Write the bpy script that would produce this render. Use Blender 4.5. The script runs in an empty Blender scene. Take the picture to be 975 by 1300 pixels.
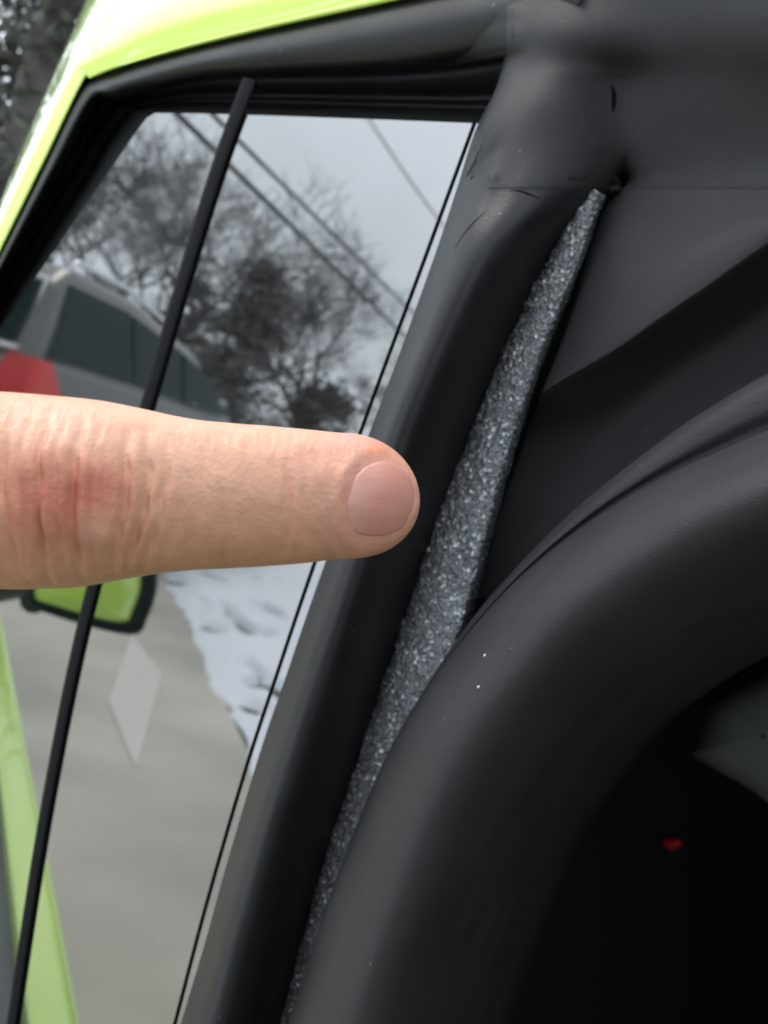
import bpy, bmesh, math, random
from mathutils import Vector, Matrix, noise

# ------------------------------------------------------------------ camera
SC = bpy.context.scene
COL = SC.collection
FPX = 1300.0                       # focal length in photo pixels (975 x 1300)
CAM = Vector((0.0, -0.23, 1.12))
YAW, PITCH, ROLL = math.radians(-40), math.radians(-1.7), math.radians(15)
F0 = Vector((math.sin(YAW) * math.cos(PITCH), math.cos(YAW) * math.cos(PITCH), math.sin(PITCH)))
R0 = Vector((math.cos(YAW), -math.sin(YAW), 0))
U0 = R0.cross(F0).normalized()
RC = math.cos(ROLL) * R0 + math.sin(ROLL) * U0
UC = -math.sin(ROLL) * R0 + math.cos(ROLL) * U0
FC = F0
cam_data = bpy.data.cameras.new('camera')
cam_data.sensor_fit = 'VERTICAL'
cam_data.sensor_height = 36.0
cam_data.sensor_width = 27.0
cam_data.lens = 36.0 * FPX / 1300.0
cam_data.clip_start = 0.005
cam_data.clip_end = 2000
cam_data.dof.use_dof = True
cam_data.dof.focus_distance = 0.185
cam_data.dof.aperture_fstop = 29.0
cam = bpy.data.objects.new('camera', cam_data)
COL.objects.link(cam)
M = Matrix((RC, UC, -FC)).transposed().to_4x4()
M.translation = CAM
cam.matrix_world = M
SC.camera = cam

# ------------------------------------------------------------------ sky and sun (overcast winter day)
SUN_EL, SUN_AZ = math.radians(66), math.radians(232)
world = bpy.data.worlds.new('World')
SC.world = world
world.use_nodes = True
wn, wl = world.node_tree.nodes, world.node_tree.links
wn.clear()
sky = wn.new('ShaderNodeTexSky'); sky.sky_type = 'NISHITA'; sky.sun_disc = False
sky.sun_elevation = SUN_EL; sky.sun_rotation = SUN_AZ
sky.air_density = 1.0; sky.dust_density = 4.0; sky.ozone_density = 1.0
hs = wn.new('ShaderNodeHueSaturation'); hs.inputs['Saturation'].default_value = 0.35
tc = wn.new('ShaderNodeTexCoord')
cl = wn.new('ShaderNodeTexNoise'); cl.inputs['Scale'].default_value = 2.2; cl.inputs['Detail'].default_value = 5
clr = wn.new('ShaderNodeMapRange')
clr.inputs['From Min'].default_value = 0.3; clr.inputs['From Max'].default_value = 0.7
clr.inputs['To Min'].default_value = 10.0; clr.inputs['To Max'].default_value = 17.0
comb = wn.new('ShaderNodeVectorMath'); comb.operation = 'SCALE'
comb.inputs[0].default_value = (0.83, 0.915, 1.0)
mix = wn.new('ShaderNodeMix'); mix.data_type = 'RGBA'; mix.inputs[0].default_value = 0.85
bg = wn.new('ShaderNodeBackground'); bg.inputs['Strength'].default_value = 0.14
wo = wn.new('ShaderNodeOutputWorld')
wl.new(sky.outputs[0], hs.inputs['Color'])
wl.new(tc.outputs['Generated'], cl.inputs['Vector'])
wl.new(cl.outputs['Fac'], clr.inputs['Value'])
wl.new(clr.outputs[0], comb.inputs['Scale'])
wl.new(hs.outputs[0], mix.inputs[6]); wl.new(comb.outputs[0], mix.inputs[7])
wl.new(mix.outputs[2], bg.inputs['Color']); wl.new(bg.outputs[0], wo.inputs[0])
sun_data = bpy.data.lights.new('sun', 'SUN')
sun_data.energy = 1.5; sun_data.angle = math.radians(25); sun_data.color = (1.0, 0.96, 0.9)
sun = bpy.data.objects.new('sun', sun_data); COL.objects.link(sun)
sd = Vector((math.sin(SUN_AZ) * math.cos(SUN_EL), math.cos(SUN_AZ) * math.cos(SUN_EL), math.sin(SUN_EL)))
sun.rotation_euler = sd.to_track_quat('Z', 'Y').to_euler()
SC.view_settings.view_transform = 'Standard'
SC.view_settings.look = 'None'
SC.view_settings.exposure = 0.45
SC.view_settings.gamma = 1.0
SC.cycles.use_denoising = True
SC.cycles.max_bounces = 8

# ------------------------------------------------------------------ helpers
def ray(px, py):
    return (FC + RC * ((px - 487.5) / FPX) - UC * ((py - 650.0) / FPX))
def P(px, py, dep):                       # point at a forward distance
    return CAM + ray(px, py) * dep
def G(px, py, Y):                         # point on the upright plane y = Y
    d = ray(px, py)
    return CAM + d * ((Y - CAM.y) / d.y)
def mir(p):                               # across the window pane, y = 0
    return Vector((p.x, -p.y, p.z))
def VG(px, py, z=0.0):                    # ground point mirrored in the pane
    d = ray(px, py)
    return mir(CAM + d * ((z - CAM.z) / d.z))
def VD(px, py, dist):
    d = ray(px, py)
    h = math.hypot(d.x, d.y)
    return mir(CAM + d * (dist / h))

def obj(name, verts, faces, mat, parent=None, smooth=True, loc=None):
    me = bpy.data.meshes.new(name)
    me.from_pydata([tuple(v) for v in verts], [], faces)
    me.validate()
    if smooth:
        me.polygons.foreach_set('use_smooth', [True] * len(me.polygons))
    me.materials.append(mat)
    o = bpy.data.objects.new(name, me)
    COL.objects.link(o)
    if parent:
        o.parent = parent
        o.matrix_parent_inverse = parent.matrix_world.inverted()
    return o
def empty(name, loc, rz=0.0):
    o = bpy.data.objects.new(name, None); COL.objects.link(o)
    o.empty_display_size = 0.05
    o.location = loc; o.rotation_euler = (0, 0, rz)
    o.matrix_world = Matrix.Translation(loc) @ Matrix.Rotation(rz, 4, 'Z')
    return o
def tag(o, label, cat, group=None):
    o['label'] = label; o['category'] = cat
    if group: o['group'] = group
    return o
def cr(p0, p1, p2, p3, t):
    return 0.5 * ((2 * p1) + (p2 - p0) * t + (2 * p0 - 5 * p1 + 4 * p2 - p3) * t * t + (3 * p1 - p0 - 3 * p2 + p3) * t ** 3)
def dense(pts, k=24):
    n = len(pts)
    if n == 2:
        return [pts[0].lerp(pts[1], i / k) for i in range(k + 1)]
    ext = [pts[0] * 2 - pts[1]] + list(pts) + [pts[-1] * 2 - pts[-2]]
    out = []
    for i in range(n - 1):
        for j in range(k):
            out.append(cr(ext[i], ext[i + 1], ext[i + 2], ext[i + 3], j / k))
    out.append(pts[-1].copy())
    return out
def resample(pts, N):
    d = [0.0]
    for a, b in zip(pts, pts[1:]):
        d.append(d[-1] + (b - a).length)
    out, j = [], 0
    for i in range(N):
        s = d[-1] * i / (N - 1)
        while j < len(d) - 2 and d[j + 1] < s:
            j += 1
        t = (s - d[j]) / max(d[j + 1] - d[j], 1e-12)
        out.append(pts[j].lerp(pts[j + 1], t))
    return out
def loft_points(curves, N, k=6, even=True):
    if even:
        cs = [resample(dense(c), N) for c in curves]
    else:
        kk = max(1, N // (len(curves[0]) - 1))
        cs = [dense(c, kk) for c in curves]
        N = len(cs[0])
    cols = [dense([c[i] for c in cs], k) for i in range(N)]
    return cols
def grid_faces(nu, nv, close=False):
    f = []
    for i in range(nu - 1):
        for j in range(nv - (0 if close else 1)):
            j2 = (j + 1) % nv
            f.append((i * nv + j, (i + 1) * nv + j, (i + 1) * nv + j2, i * nv + j2))
    return f
def loft(name, curves, mat, parent=None, N=60, k=6, even=True, disp=None):
    cols = loft_points(curves, N, k, even)
    verts = [v for c in cols for v in c]
    if disp:
        verts = [disp(v, i // len(cols[0]), i % len(cols[0])) for i, v in enumerate(verts)]
    return obj(name, verts, grid_faces(len(cols), len(cols[0])), mat, parent)
def far(c, L=0.45):                       # carry a run on beyond the frame, towards the front of the car
    d = (c[-1] - c[-2]).normalized()
    d = (d * 0.5 + Vector((1, 0, 0)) * 0.5).normalized()
    return list(c) + [c[-1] + d * L * 0.3, c[-1] + d * L * 0.3 + Vector((L * 0.7, 0, 0))]
def GC(*pts):
    return [G(*p) for p in pts]
def tube_geo(verts, faces, pts, radii, sides=8, caps=True):
    base = len(verts)
    up = Vector((0.137, 0.291, 0.947))
    n = len(pts)
    for i, p in enumerate(pts):
        t = (pts[min(i + 1, n - 1)] - pts[max(i - 1, 0)])
        t = t.normalized() if t.length > 1e-9 else Vector((0, 0, 1))
        a = t.cross(up)
        a = a.normalized() if a.length > 1e-3 else t.cross(Vector((1, 0, 0))).normalized()
        b = t.cross(a)
        r = radii[i] if hasattr(radii, '__len__') else radii
        for s in range(sides):
            an = 2 * math.pi * s / sides
            verts.append(p + (a * math.cos(an) + b * math.sin(an)) * r)
    for i in range(n - 1):
        for s in range(sides):
            s2 = (s + 1) % sides
            faces.append((base + i * sides + s, base + i * sides + s2, base + (i + 1) * sides + s2, base + (i + 1) * sides + s))
    if caps:
        faces.append(tuple(base + s for s in reversed(range(sides))))
        faces.append(tuple(base + (n - 1) * sides + s for s in range(sides)))
def tube(name, pts, radii, mat, parent=None, sides=10):
    v, f = [], []
    tube_geo(v, f, pts, radii, sides)
    return obj(name, v, f, mat, parent)
def box_obj(name, lo, hi, mat, parent=None, bevel=0.0, seg=3):
    bm = bmesh.new()
    bmesh.ops.create_cube(bm, size=1.0)
    for v in bm.verts:
        for i in range(3):
            v.co[i] = lo[i] if v.co[i] < 0 else hi[i]
    if bevel:
        bmesh.ops.bevel(bm, geom=bm.edges[:], offset=bevel, segments=seg, profile=0.5, affect='EDGES')
    return bm_obj(name, bm, mat, parent, smooth=bevel > 0)
def bm_obj(name, bm, mat, parent=None, smooth=False, local=False):
    me = bpy.data.meshes.new(name)
    bm.to_mesh(me); bm.free()
    if smooth:
        me.polygons.foreach_set('use_smooth', [True] * len(me.polygons))
    me.materials.append(mat)
    o = bpy.data.objects.new(name, me); COL.objects.link(o)
    if parent:
        o.parent = parent
        if not local:
            o.matrix_parent_inverse = parent.matrix_world.inverted()
    return o

# ------------------------------------------------------------------ materials
def mat(name, color, rough=0.5, bump=0.0, scale=100.0, var=0.0, vscale=None, metallic=0.0, ior=1.5, coat=0.0,
        detail=4.0, dist=0.001, rvar=0.0, sheen=0.0, spec=0.5, cior=1.5, dust=0.0, dscale=300.0):
    m = bpy.data.materials.new(name); m.use_nodes = True
    n, l = m.node_tree.nodes, m.node_tree.links
    b = n['Principled BSDF']
    b.inputs['Base Color'].default_value = (*color, 1)
    b.inputs['Roughness'].default_value = rough
    b.inputs['Metallic'].default_value = metallic
    b.inputs['IOR'].default_value = ior
    b.inputs['Specular IOR Level'].default_value = spec
    b.inputs['Coat Weight'].default_value = coat
    b.inputs['Coat Roughness'].default_value = 0.03
    b.inputs['Coat IOR'].default_value = cior
    b.inputs['Sheen Weight'].default_value = sheen
    t = n.new('ShaderNodeTexCoord')
    if bump:
        x = n.new('ShaderNodeTexNoise'); x.inputs['Scale'].default_value = scale; x.inputs['Detail'].default_value = detail
        l.new(t.outputs['Object'], x.inputs['Vector'])
        bp = n.new('ShaderNodeBump'); bp.inputs['Strength'].default_value = bump; bp.inputs['Distance'].default_value = dist
        l.new(x.outputs['Fac'], bp.inputs['Height']); l.new(bp.outputs[0], b.inputs['Normal'])
    if dust:
        vo = n.new('ShaderNodeTexVoronoi'); vo.inputs['Scale'].default_value = dscale; vo.inputs['Randomness'].default_value = 1.0
        l.new(t.outputs['Object'], vo.inputs['Vector'])
        lt = n.new('ShaderNodeMath'); lt.operation = 'LESS_THAN'; lt.inputs[1].default_value = 0.11
        l.new(vo.outputs['Distance'], lt.inputs[0])
        sx = n.new('ShaderNodeSeparateColor'); l.new(vo.outputs['Color'], sx.inputs[0])
        gt = n.new('ShaderNodeMath'); gt.operation = 'GREATER_THAN'; gt.inputs[1].default_value = 1 - dust
        l.new(sx.outputs[0], gt.inputs[0])
        mm = n.new('ShaderNodeMath'); mm.operation = 'MULTIPLY'; l.new(lt.outputs[0], mm.inputs[0]); l.new(gt.outputs[0], mm.inputs[1])
        dmx = n.new('ShaderNodeMix'); dmx.data_type = 'RGBA'; dmx.inputs[6].default_value = (*color, 1); dmx.inputs[7].default_value = (0.10, 0.095, 0.09, 1)
        l.new(mm.outputs[0], dmx.inputs[0]); l.new(dmx.outputs[2], b.inputs['Base Color'])
    if var or rvar:
        y = n.new('ShaderNodeTexNoise'); y.inputs['Scale'].default_value = vscale or scale * 0.1; y.inputs['Detail'].default_value = 6
        l.new(t.outputs['Object'], y.inputs['Vector'])
        if var:
            mr = n.new('ShaderNodeMapRange')
            mr.inputs['From Min'].default_value = 0.3; mr.inputs['From Max'].default_value = 0.7
            mr.inputs['To Min'].default_value = 1 - var; mr.inputs['To Max'].default_value = 1 + var
            l.new(y.outputs['Fac'], mr.inputs['Value'])
            vm = n.new('ShaderNodeVectorMath'); vm.operation = 'SCALE'; vm.inputs[0].default_value = color
            l.new(mr.outputs[0], vm.inputs['Scale'])
            l.new(vm.outputs[0], dmx.inputs[6] if dust else b.inputs['Base Color'])
        if rvar:
            m2 = n.new('ShaderNodeMapRange')
            m2.inputs['From Min'].default_value = 0.3; m2.inputs['From Max'].default_value = 0.7
            m2.inputs['To Min'].default_value = rough - rvar; m2.inputs['To Max'].default_value = rough + rvar
            l.new(y.outputs['Fac'], m2.inputs['Value']); l.new(m2.outputs[0], b.inputs['Roughness'])
    return m

M_RUBBER = mat('seal_rubber', (0.0105, 0.011, 0.012), 0.42, spec=0.34, dust=0.05, bump=0.35, scale=2000, dist=0.0004, var=0.15, vscale=60, rvar=0.07)
M_FRAME = mat('frame_rubber', (0.009, 0.010, 0.010), 0.5, spec=0.3, dust=0.06, dscale=240, bump=0.35, scale=1800, dist=0.0004, var=0.2, vscale=50, rvar=0.08)
M_TRIM = mat('pillar_plastic', (0.0185, 0.0182, 0.0195), 0.62, spec=0.35, dust=0.03, bump=0.6, scale=2200, dist=0.0004, var=0.1, vscale=40, rvar=0.05)
M_COVER = mat('cover_plastic', (0.0145, 0.015, 0.0155), 0.58, spec=0.32, dust=0.03, bump=0.5, scale=2200, dist=0.0004, var=0.12, vscale=45)
M_LINER = mat('headliner_fabric', (0.012, 0.0132, 0.0128), 0.7, spec=0.26, dust=0.03, bump=0.4, scale=2600, dist=0.0004, var=0.12, vscale=60)
M_SEAT = mat('seat_vinyl', (0.0185, 0.018, 0.0195), 0.62, spec=0.34, dust=0.03, bump=0.5, scale=2000, dist=0.0004, var=0.12, vscale=45, rvar=0.06)
M_CABIN = mat('cabin_plastic', (0.015, 0.0155, 0.017), 0.8, spec=0.1, bump=0.2, scale=400, dist=0.001)
M_CONSOLE = mat('console_plastic', (0.11, 0.12, 0.12), 0.7, bump=0.2, scale=1500, dist=0.0003)
M_RED = mat('buckle_red', (0.22, 0.008, 0.016), 0.6, spec=0.1, bump=0.1, scale=300)
M_LIME = mat('lime_paint', (0.62, 0.85, 0.15), 0.28, coat=1.0, cior=1.7, bump=0.02, scale=900, dist=0.0002, var=0.02, vscale=30)
M_GLASS = mat('tinted_glass', (0.006, 0.008, 0.008), 0.022, rvar=0.018, vscale=18, dust=0.035, dscale=210, ior=2.95, bump=0.012, scale=14, dist=0.002, detail=1)
M_BAR = mat('bar_rubber', (0.006, 0.0065, 0.007), 0.6, spec=0.05, bump=0.2, scale=1800, dist=0.0003)
M_BLACKLINE = mat('black_line', (0.004, 0.004, 0.005), 0.9, spec=0.02)
M_CONC = mat('concrete', (0.46, 0.435, 0.375), 0.85, bump=0.3, scale=60, dist=0.004, var=0.3, vscale=0.9)
M_LIGHTPATCH = mat('pale_concrete', (0.62, 0.60, 0.54), 0.8, bump=0.3, scale=60, dist=0.004, var=0.06, vscale=3)  # paler driveway colour standing in for light thrown onto it
M_GROUND = mat('winter_turf', (0.09, 0.085, 0.06), 0.95, bump=0.6, scale=20, dist=0.03, var=0.35, vscale=3)
M_SNOW = mat('snow', (0.84, 0.87, 0.92), 0.7, bump=0.4, scale=22, dist=0.02, var=0.03, vscale=4)
M_DIRT = mat('dirt_clump', (0.10, 0.09, 0.075), 0.95, bump=0.6, scale=60, dist=0.01, var=0.3)
M_BARK = mat('bark', (0.085, 0.078, 0.072), 0.95, bump=0.5, scale=40, dist=0.01, var=0.25)
M_TWIG = mat('twig', (0.105, 0.10, 0.098), 0.95, var=0.2, vscale=2)
M_NEEDLE = mat('needles', (0.045, 0.05, 0.04), 0.9, var=0.35, vscale=1.2)
M_DRYLEAF = mat('dry_leaves', (0.18, 0.165, 0.15), 0.9, var=0.3, vscale=1.2)
M_SUV = mat('silver_paint', (0.12, 0.115, 0.105), 0.34, metallic=0.3, coat=0.8, bump=0.02, scale=300)
M_SUVGLASS = mat('car_glass', (0.010, 0.018, 0.016), 0.05, ior=1.33, spec=0.3)
M_SUVBLACK = mat('black_trim', (0.02, 0.02, 0.022), 0.5)
M_TYRE = mat('tyre_rubber', (0.025, 0.025, 0.026), 0.85, bump=0.3, scale=80)
M_RIM = mat('alloy', (0.5, 0.5, 0.5), 0.35, metallic=0.9)
M_TAIL = mat('tail_red', (0.65, 0.012, 0.010), 0.2, coat=0.3)
M_LENS = mat('clear_lens', (0.75, 0.75, 0.74), 0.2, coat=0.5)
M_CHROME = mat('bright_trim', (0.75, 0.75, 0.76), 0.15, metallic=1.0)
M_WIRE = mat('wire', (0.03, 0.03, 0.032), 0.7)
M_WOOD = mat('pole_wood', (0.13, 0.10, 0.08), 0.9, bump=0.4, scale=30, dist=0.01, var=0.2)
M_DOORGREY = mat('door_trim_grey', (0.10, 0.105, 0.115), 0.6, bump=0.3, scale=900, dist=0.0004)
M_UNSEENCLOTH = mat('jacket_cloth', (0.03, 0.035, 0.05), 0.9, bump=0.5, scale=900, dist=0.001)
M_UNSEENTROUSER = mat('trouser_cloth', (0.05, 0.06, 0.09), 0.9, bump=0.4, scale=900, dist=0.001)
M_FACE = mat('face_skin', (0.6, 0.38, 0.27), 0.5, bump=0.1, scale=300)
M_LINT = mat('lint', (0.7, 0.7, 0.7), 0.8)

# foam: crumpled, silvery fibres; glints and dark crevices are put into the colour
M_FOAM = bpy.data.materials.new('foam_fibre'); M_FOAM.use_nodes = True
def foam_nodes(m):
    n, l = m.node_tree.nodes, m.node_tree.links
    b = n['Principled BSDF']; b.inputs['Roughness'].default_value = 0.27; b.inputs['Metallic'].default_value = 0.35; b.inputs['Specular IOR Level'].default_value = 1.0
    t = n.new('ShaderNodeTexCoord')
    a = n.new('ShaderNodeTexNoise'); a.inputs['Scale'].default_value = 1000; a.inputs['Detail'].default_value = 6; a.inputs['Distortion'].default_value = 1.5
    v = n.new('ShaderNodeTexVoronoi'); v.inputs['Scale'].default_value = 1000; v.feature = 'F1'
    l.new(t.outputs['Object'], a.inputs['Vector']); l.new(t.outputs['Object'], v.inputs['Vector'])
    r = n.new('ShaderNodeValToRGB')
    r.color_ramp.elements[0].position = 0.34; r.color_ramp.elements[0].color = (0.05, 0.055, 0.06, 1)
    r.color_ramp.elements[1].position = 0.70; r.color_ramp.elements[1].color = (0.33, 0.35, 0.365, 1)
    l.new(a.outputs['Fac'], r.inputs['Fac'])
    sc_ = n.new('ShaderNodeSeparateColor'); l.new(v.outputs['Color'], sc_.inputs[0])
    fl = n.new('ShaderNodeMapRange'); fl.inputs['From Min'].default_value = 0.86; fl.inputs['From Max'].default_value = 1.0
    l.new(sc_.outputs[1], fl.inputs['Value'])
    fm = n.new('ShaderNodeMix'); fm.data_type = 'RGBA'; fm.inputs[7].default_value = (0.80, 0.83, 0.85, 1)
    l.new(fl.outputs[0], fm.inputs[0]); l.new(r.outputs[0], fm.inputs[6]); l.new(fm.outputs[2], b.inputs['Base Color'])
    ad = n.new('ShaderNodeMath'); ad.operation = 'ADD'
    l.new(a.outputs['Fac'], ad.inputs[0]); l.new(v.outputs['Distance'], ad.inputs[1])
    bp = n.new('ShaderNodeBump'); bp.inputs['Strength'].default_value = 0.8; bp.inputs['Distance'].default_value = 0.0007
    l.new(ad.outputs[0], bp.inputs['Height']); l.new(bp.outputs[0], b.inputs['Normal'])
foam_nodes(M_FOAM)

# skin: colour from a vertex attribute (knuckle redness, shade painted on the underside) with fine mottling
M_SKIN = bpy.data.materials.new('skin'); M_SKIN.use_nodes = True
def skin_nodes(m):
    n, l = m.node_tree.nodes, m.node_tree.links
    b = n['Principled BSDF']
    b.inputs['Roughness'].default_value = 0.45
    b.inputs['Specular IOR Level'].default_value = 0.4
    b.inputs['Subsurface Weight'].default_value = 0.18
    b.inputs['Subsurface Radius'].default_value = (1.0, 0.35, 0.2)
    b.inputs['Subsurface Scale'].default_value = 0.0009
    at = n.new('ShaderNodeAttribute'); at.attribute_name = 'tone'
    t = n.new('ShaderNodeTexCoord')
    no = n.new('ShaderNodeTexNoise'); no.inputs['Scale'].default_value = 420; no.inputs['Detail'].default_value = 5
    l.new(t.outputs['Object'], no.inputs['Vector'])
    mr = n.new('ShaderNodeMapRange'); mr.inputs['From Min'].default_value = 0.3; mr.inputs['From Max'].default_value = 0.7
    mr.inputs['To Min'].default_value = 0.93; mr.inputs['To Max'].default_value = 1.07
    l.new(no.outputs['Fac'], mr.inputs['Value'])
    vm = n.new('ShaderNodeVectorMath'); vm.operation = 'SCALE'
    l.new(at.outputs['Color'], vm.inputs[0]); l.new(mr.outputs[0], vm.inputs['Scale'])
    l.new(vm.outputs[0], b.inputs['Base Color'])
    f = n.new('ShaderNodeTexVoronoi'); f.inputs['Scale'].default_value = 1500
    mp = n.new('ShaderNodeMapping'); mp.inputs['Scale'].default_value = (1.0, 1.0, 1.0)
    l.new(t.outputs['Object'], mp.inputs['Vector']); l.new(mp.outputs[0], f.inputs['Vector'])
    bp = n.new('ShaderNodeBump'); bp.inputs['Strength'].default_value = 0.22; bp.inputs['Distance'].default_value = 0.0003
    l.new(f.outputs['Distance'], bp.inputs['Height']); l.new(bp.outputs[0], b.inputs['Normal'])
skin_nodes(M_SKIN)
M_NAIL = bpy.data.materials.new('nail'); M_NAIL.use_nodes = True
def nail_nodes(m):
    n, l = m.node_tree.nodes, m.node_tree.links
    b = n['Principled BSDF']; b.inputs['Roughness'].default_value = 0.33; b.inputs['Specular IOR Level'].default_value = 0.45
    b.inputs['Subsurface Weight'].default_value = 0.1; b.inputs['Subsurface Scale'].default_value = 0.0008
    at = n.new('ShaderNodeAttribute'); at.attribute_name = 'tone'; l.new(at.outputs['Color'], b.inputs['Base Color'])
    t = n.new('ShaderNodeTexCoord'); no = n.new('ShaderNodeTexNoise'); no.inputs['Scale'].default_value = 900
    l.new(t.outputs['Object'], no.inputs['Vector'])
    bp = n.new('ShaderNodeBump'); bp.inputs['Strength'].default_value = 0.12; bp.inputs['Distance'].default_value = 0.0002
    l.new(no.outputs['Fac'], bp.inputs['Height']); l.new(bp.outputs[0], b.inputs['Normal'])
nail_nodes(M_NAIL)

# ------------------------------------------------------------------ ground, driveway, snow (seen in the pane)
def grid_sheet(name, x0, x1, y0, y1, nx, ny, zf, mat_):
    v = [(x0 + (x1 - x0) * i / (nx - 1), y0 + (y1 - y0) * j / (ny - 1)) for i in range(nx) for j in range(ny)]
    return obj(name, [Vector((a, b, zf(a, b))) for a, b in v], [tuple(reversed(f)) for f in grid_faces(nx, ny)], mat_)
ground = grid_sheet('ground', -600, 600, -600, 600, 41, 41, lambda a, b: 0.0, M_GROUND); ground['kind'] = 'structure'
B0, B1 = VG(205, 740), VG(308, 982)
bdir = (B1 - B0).normalized()
bn = Vector((-bdir.y, bdir.x, 0))
if (VG(330, 800) - B0).dot(bn) < 0: bn = -bn
drive_pts = [B0 - bdir * 9 + bn * 0.06, B1 + bdir * 9 + bn * 0.06, B1 + bdir * 9 - bn * 9, B0 - bdir * 9 - bn * 9]
dv = []
for p in drive_pts: dv += [Vector((p.x, p.y, 0.004))]
driveway = obj('driveway', dv, [(0, 1, 2, 3)], M_CONC, smooth=False); driveway['kind'] = 'structure'
def snow_z(s, t):
    w = t + 0.07 * noise.noise((s * 1.3, t * 0.3, 3.1)) + 0.035 * noise.noise((s * 4.1, t * 4.0, 7.7)) + 0.03 * noise.noise((s * 15.0, t * 9.0, 2.7))
    h = 0.07 * max(0.0, min(1.0, w / 0.25))
    bare = noise.noise((s * 1.5 + t * 1.2, t * 4.2 - s * 1.1, 11.0)) + 0.4 * noise.noise((s * 5, t * 9, 1.0)) - 0.30 - max(0.0, t - 0.5) * 0.5
    h -= max(0.0, bare) * 0.6
    h += 0.012 * noise.noise((s * 3, t * 3, 0)) + 0.05 * noise.noise((s * 0.3, t * 0.3, 5))* min(1, max(0, t) * 0.2)
    trk = abs(t - 2.9 - 0.12 * noise.noise((s, 0, 0)))
    h -= 0.25 * max(0.0, 0.22 - trk)
    return h - 0.012
sv, ns_, nt_ = [], 260, 200
for i in range(ns_):
    for j in range(nt_):
        s = -7 + 14 * i / (ns_ - 1); t = -0.3 + 9.3 * (j / (nt_ - 1)) ** 1.6
        p = B0 + bdir * s + bn * t
        sv.append(Vector((p.x, p.y, snow_z(s, t))))
snow = obj('snow', sv, grid_faces(ns_, nt_), M_SNOW); snow['kind'] = 'structure'
far_snow_v = [B0 - bdir * 60 + bn * 9.0, B0 + bdir * 60 + bn * 9.0, B0 + bdir * 60 + bn * 80, B0 - bdir * 60 + bn * 80]
fs = obj('snow_field', [Vector((p.x, p.y, 0.03)) for p in far_snow_v], [(0, 1, 2, 3)], M_SNOW, smooth=False); fs['kind'] = 'structure'
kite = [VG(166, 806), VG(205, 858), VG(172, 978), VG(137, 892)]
pp = obj('concrete_patch', [Vector((p.x, p.y, 0.008)) for p in kite], [(0, 1, 2, 3)], M_LIGHTPATCH, smooth=False); pp['kind'] = 'structure'  # pool of reflected light, painted as a paler kite on the driveway

# ------------------------------------------------------------------ the lime green car: glass, frame, seals, trim
car = empty('lime_car', Vector((-0.2, 0.05, 0.0)))
tag(car, 'lime green car with tinted window, black door seals and dark cabin', 'car')

def slab(name, px, Y, th, m, parent):
    v = [G(a, b, Y) for a, b in px]
    n = len(v)
    v += [Vector((p.x, p.y + th, p.z)) for p in v]
    f = [tuple(range(n)), tuple(reversed(range(n, 2 * n)))] + [((i + 1) % n, i, n + i, n + (i + 1) % n) for i in range(n)]
    return obj(name, v, f, m, parent, smooth=False)
glass = slab('window_glass', [(-71, 520), (60, 331), (170, 172), (186, 150), (197, 143.5), (250, 144), (350, 147), (490, 152), (640, 158), (230, 1400), (-330, 1400), (-330, 880)], 0.0, 0.004, M_GLASS, car)
# raised black border line beside the seal
def strip(name, a, b, w0, w1, Y, h, m, parent, n=24):
    """a rounded bead from pixel a to pixel b, w pixels wide, h metres proud of Y"""
    curves = []
    for f, hh in ((-0.5, 0.001), (-0.42, -0.7 * h), (-0.2, -h), (0.2, -h), (0.42, -0.7 * h), (0.5, 0.001)):
        c = []
        for i in range(n):
            t = i / (n - 1)
            x = a[0] + (b[0] - a[0]) * t; y = a[1] + (b[1] - a[1]) * t
            w = w0 + (w1 - w0) * t
            c.append(G(x + f * w, y + f * w * 0.27, Y + hh))
        curves.append(c)
    return loft(name, curves, m, parent, N=n, k=3)
def bead(name, path, w, Y, h, m, parent):
    curves = []
    for f, hh in ((-0.5, 0.001), (-0.42, -0.7 * h), (0.0, -h), (0.42, -0.7 * h), (0.5, 0.001)):
        curves.append([G(x + f * w, y + f * w * 0.3, Y + hh) for x, y in path])
    return loft(name, curves, m, parent, N=60, k=3)
bead('glass_edge_line', [(603, 152), (534, 340), (465, 526), (398, 716), (352, 852), (310, 980), (262, 1145), (221, 1300), (195, 1395)], 3.4, 0.0, 0.0004, M_BLACKLINE, glass)
def bar(path, w0, w1, h):
    curves = []
    n = len(path)
    for f, hh in ((-0.5, 0.001), (-0.42, -0.6 * h), (-0.2, -h), (0.2, -h), (0.42, -0.6 * h), (0.5, 0.001)):
        curves.append([G(x + f * (w0 + (w1 - w0) * i / (n - 1)), y + f * w1 * 0.3, hh) for i, (x, y) in enumerate(path)])
    return loft('division_bar', curves, M_BAR, car, N=70, k=3)
bar([(318, 100), (284, 190), (248, 302), (216, 410), (185, 517), (150, 630), (117, 745), (92, 850), (68, 970), (45, 1100), (16, 1290), (8, 1350)], 19, 12, 0.0014)

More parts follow.
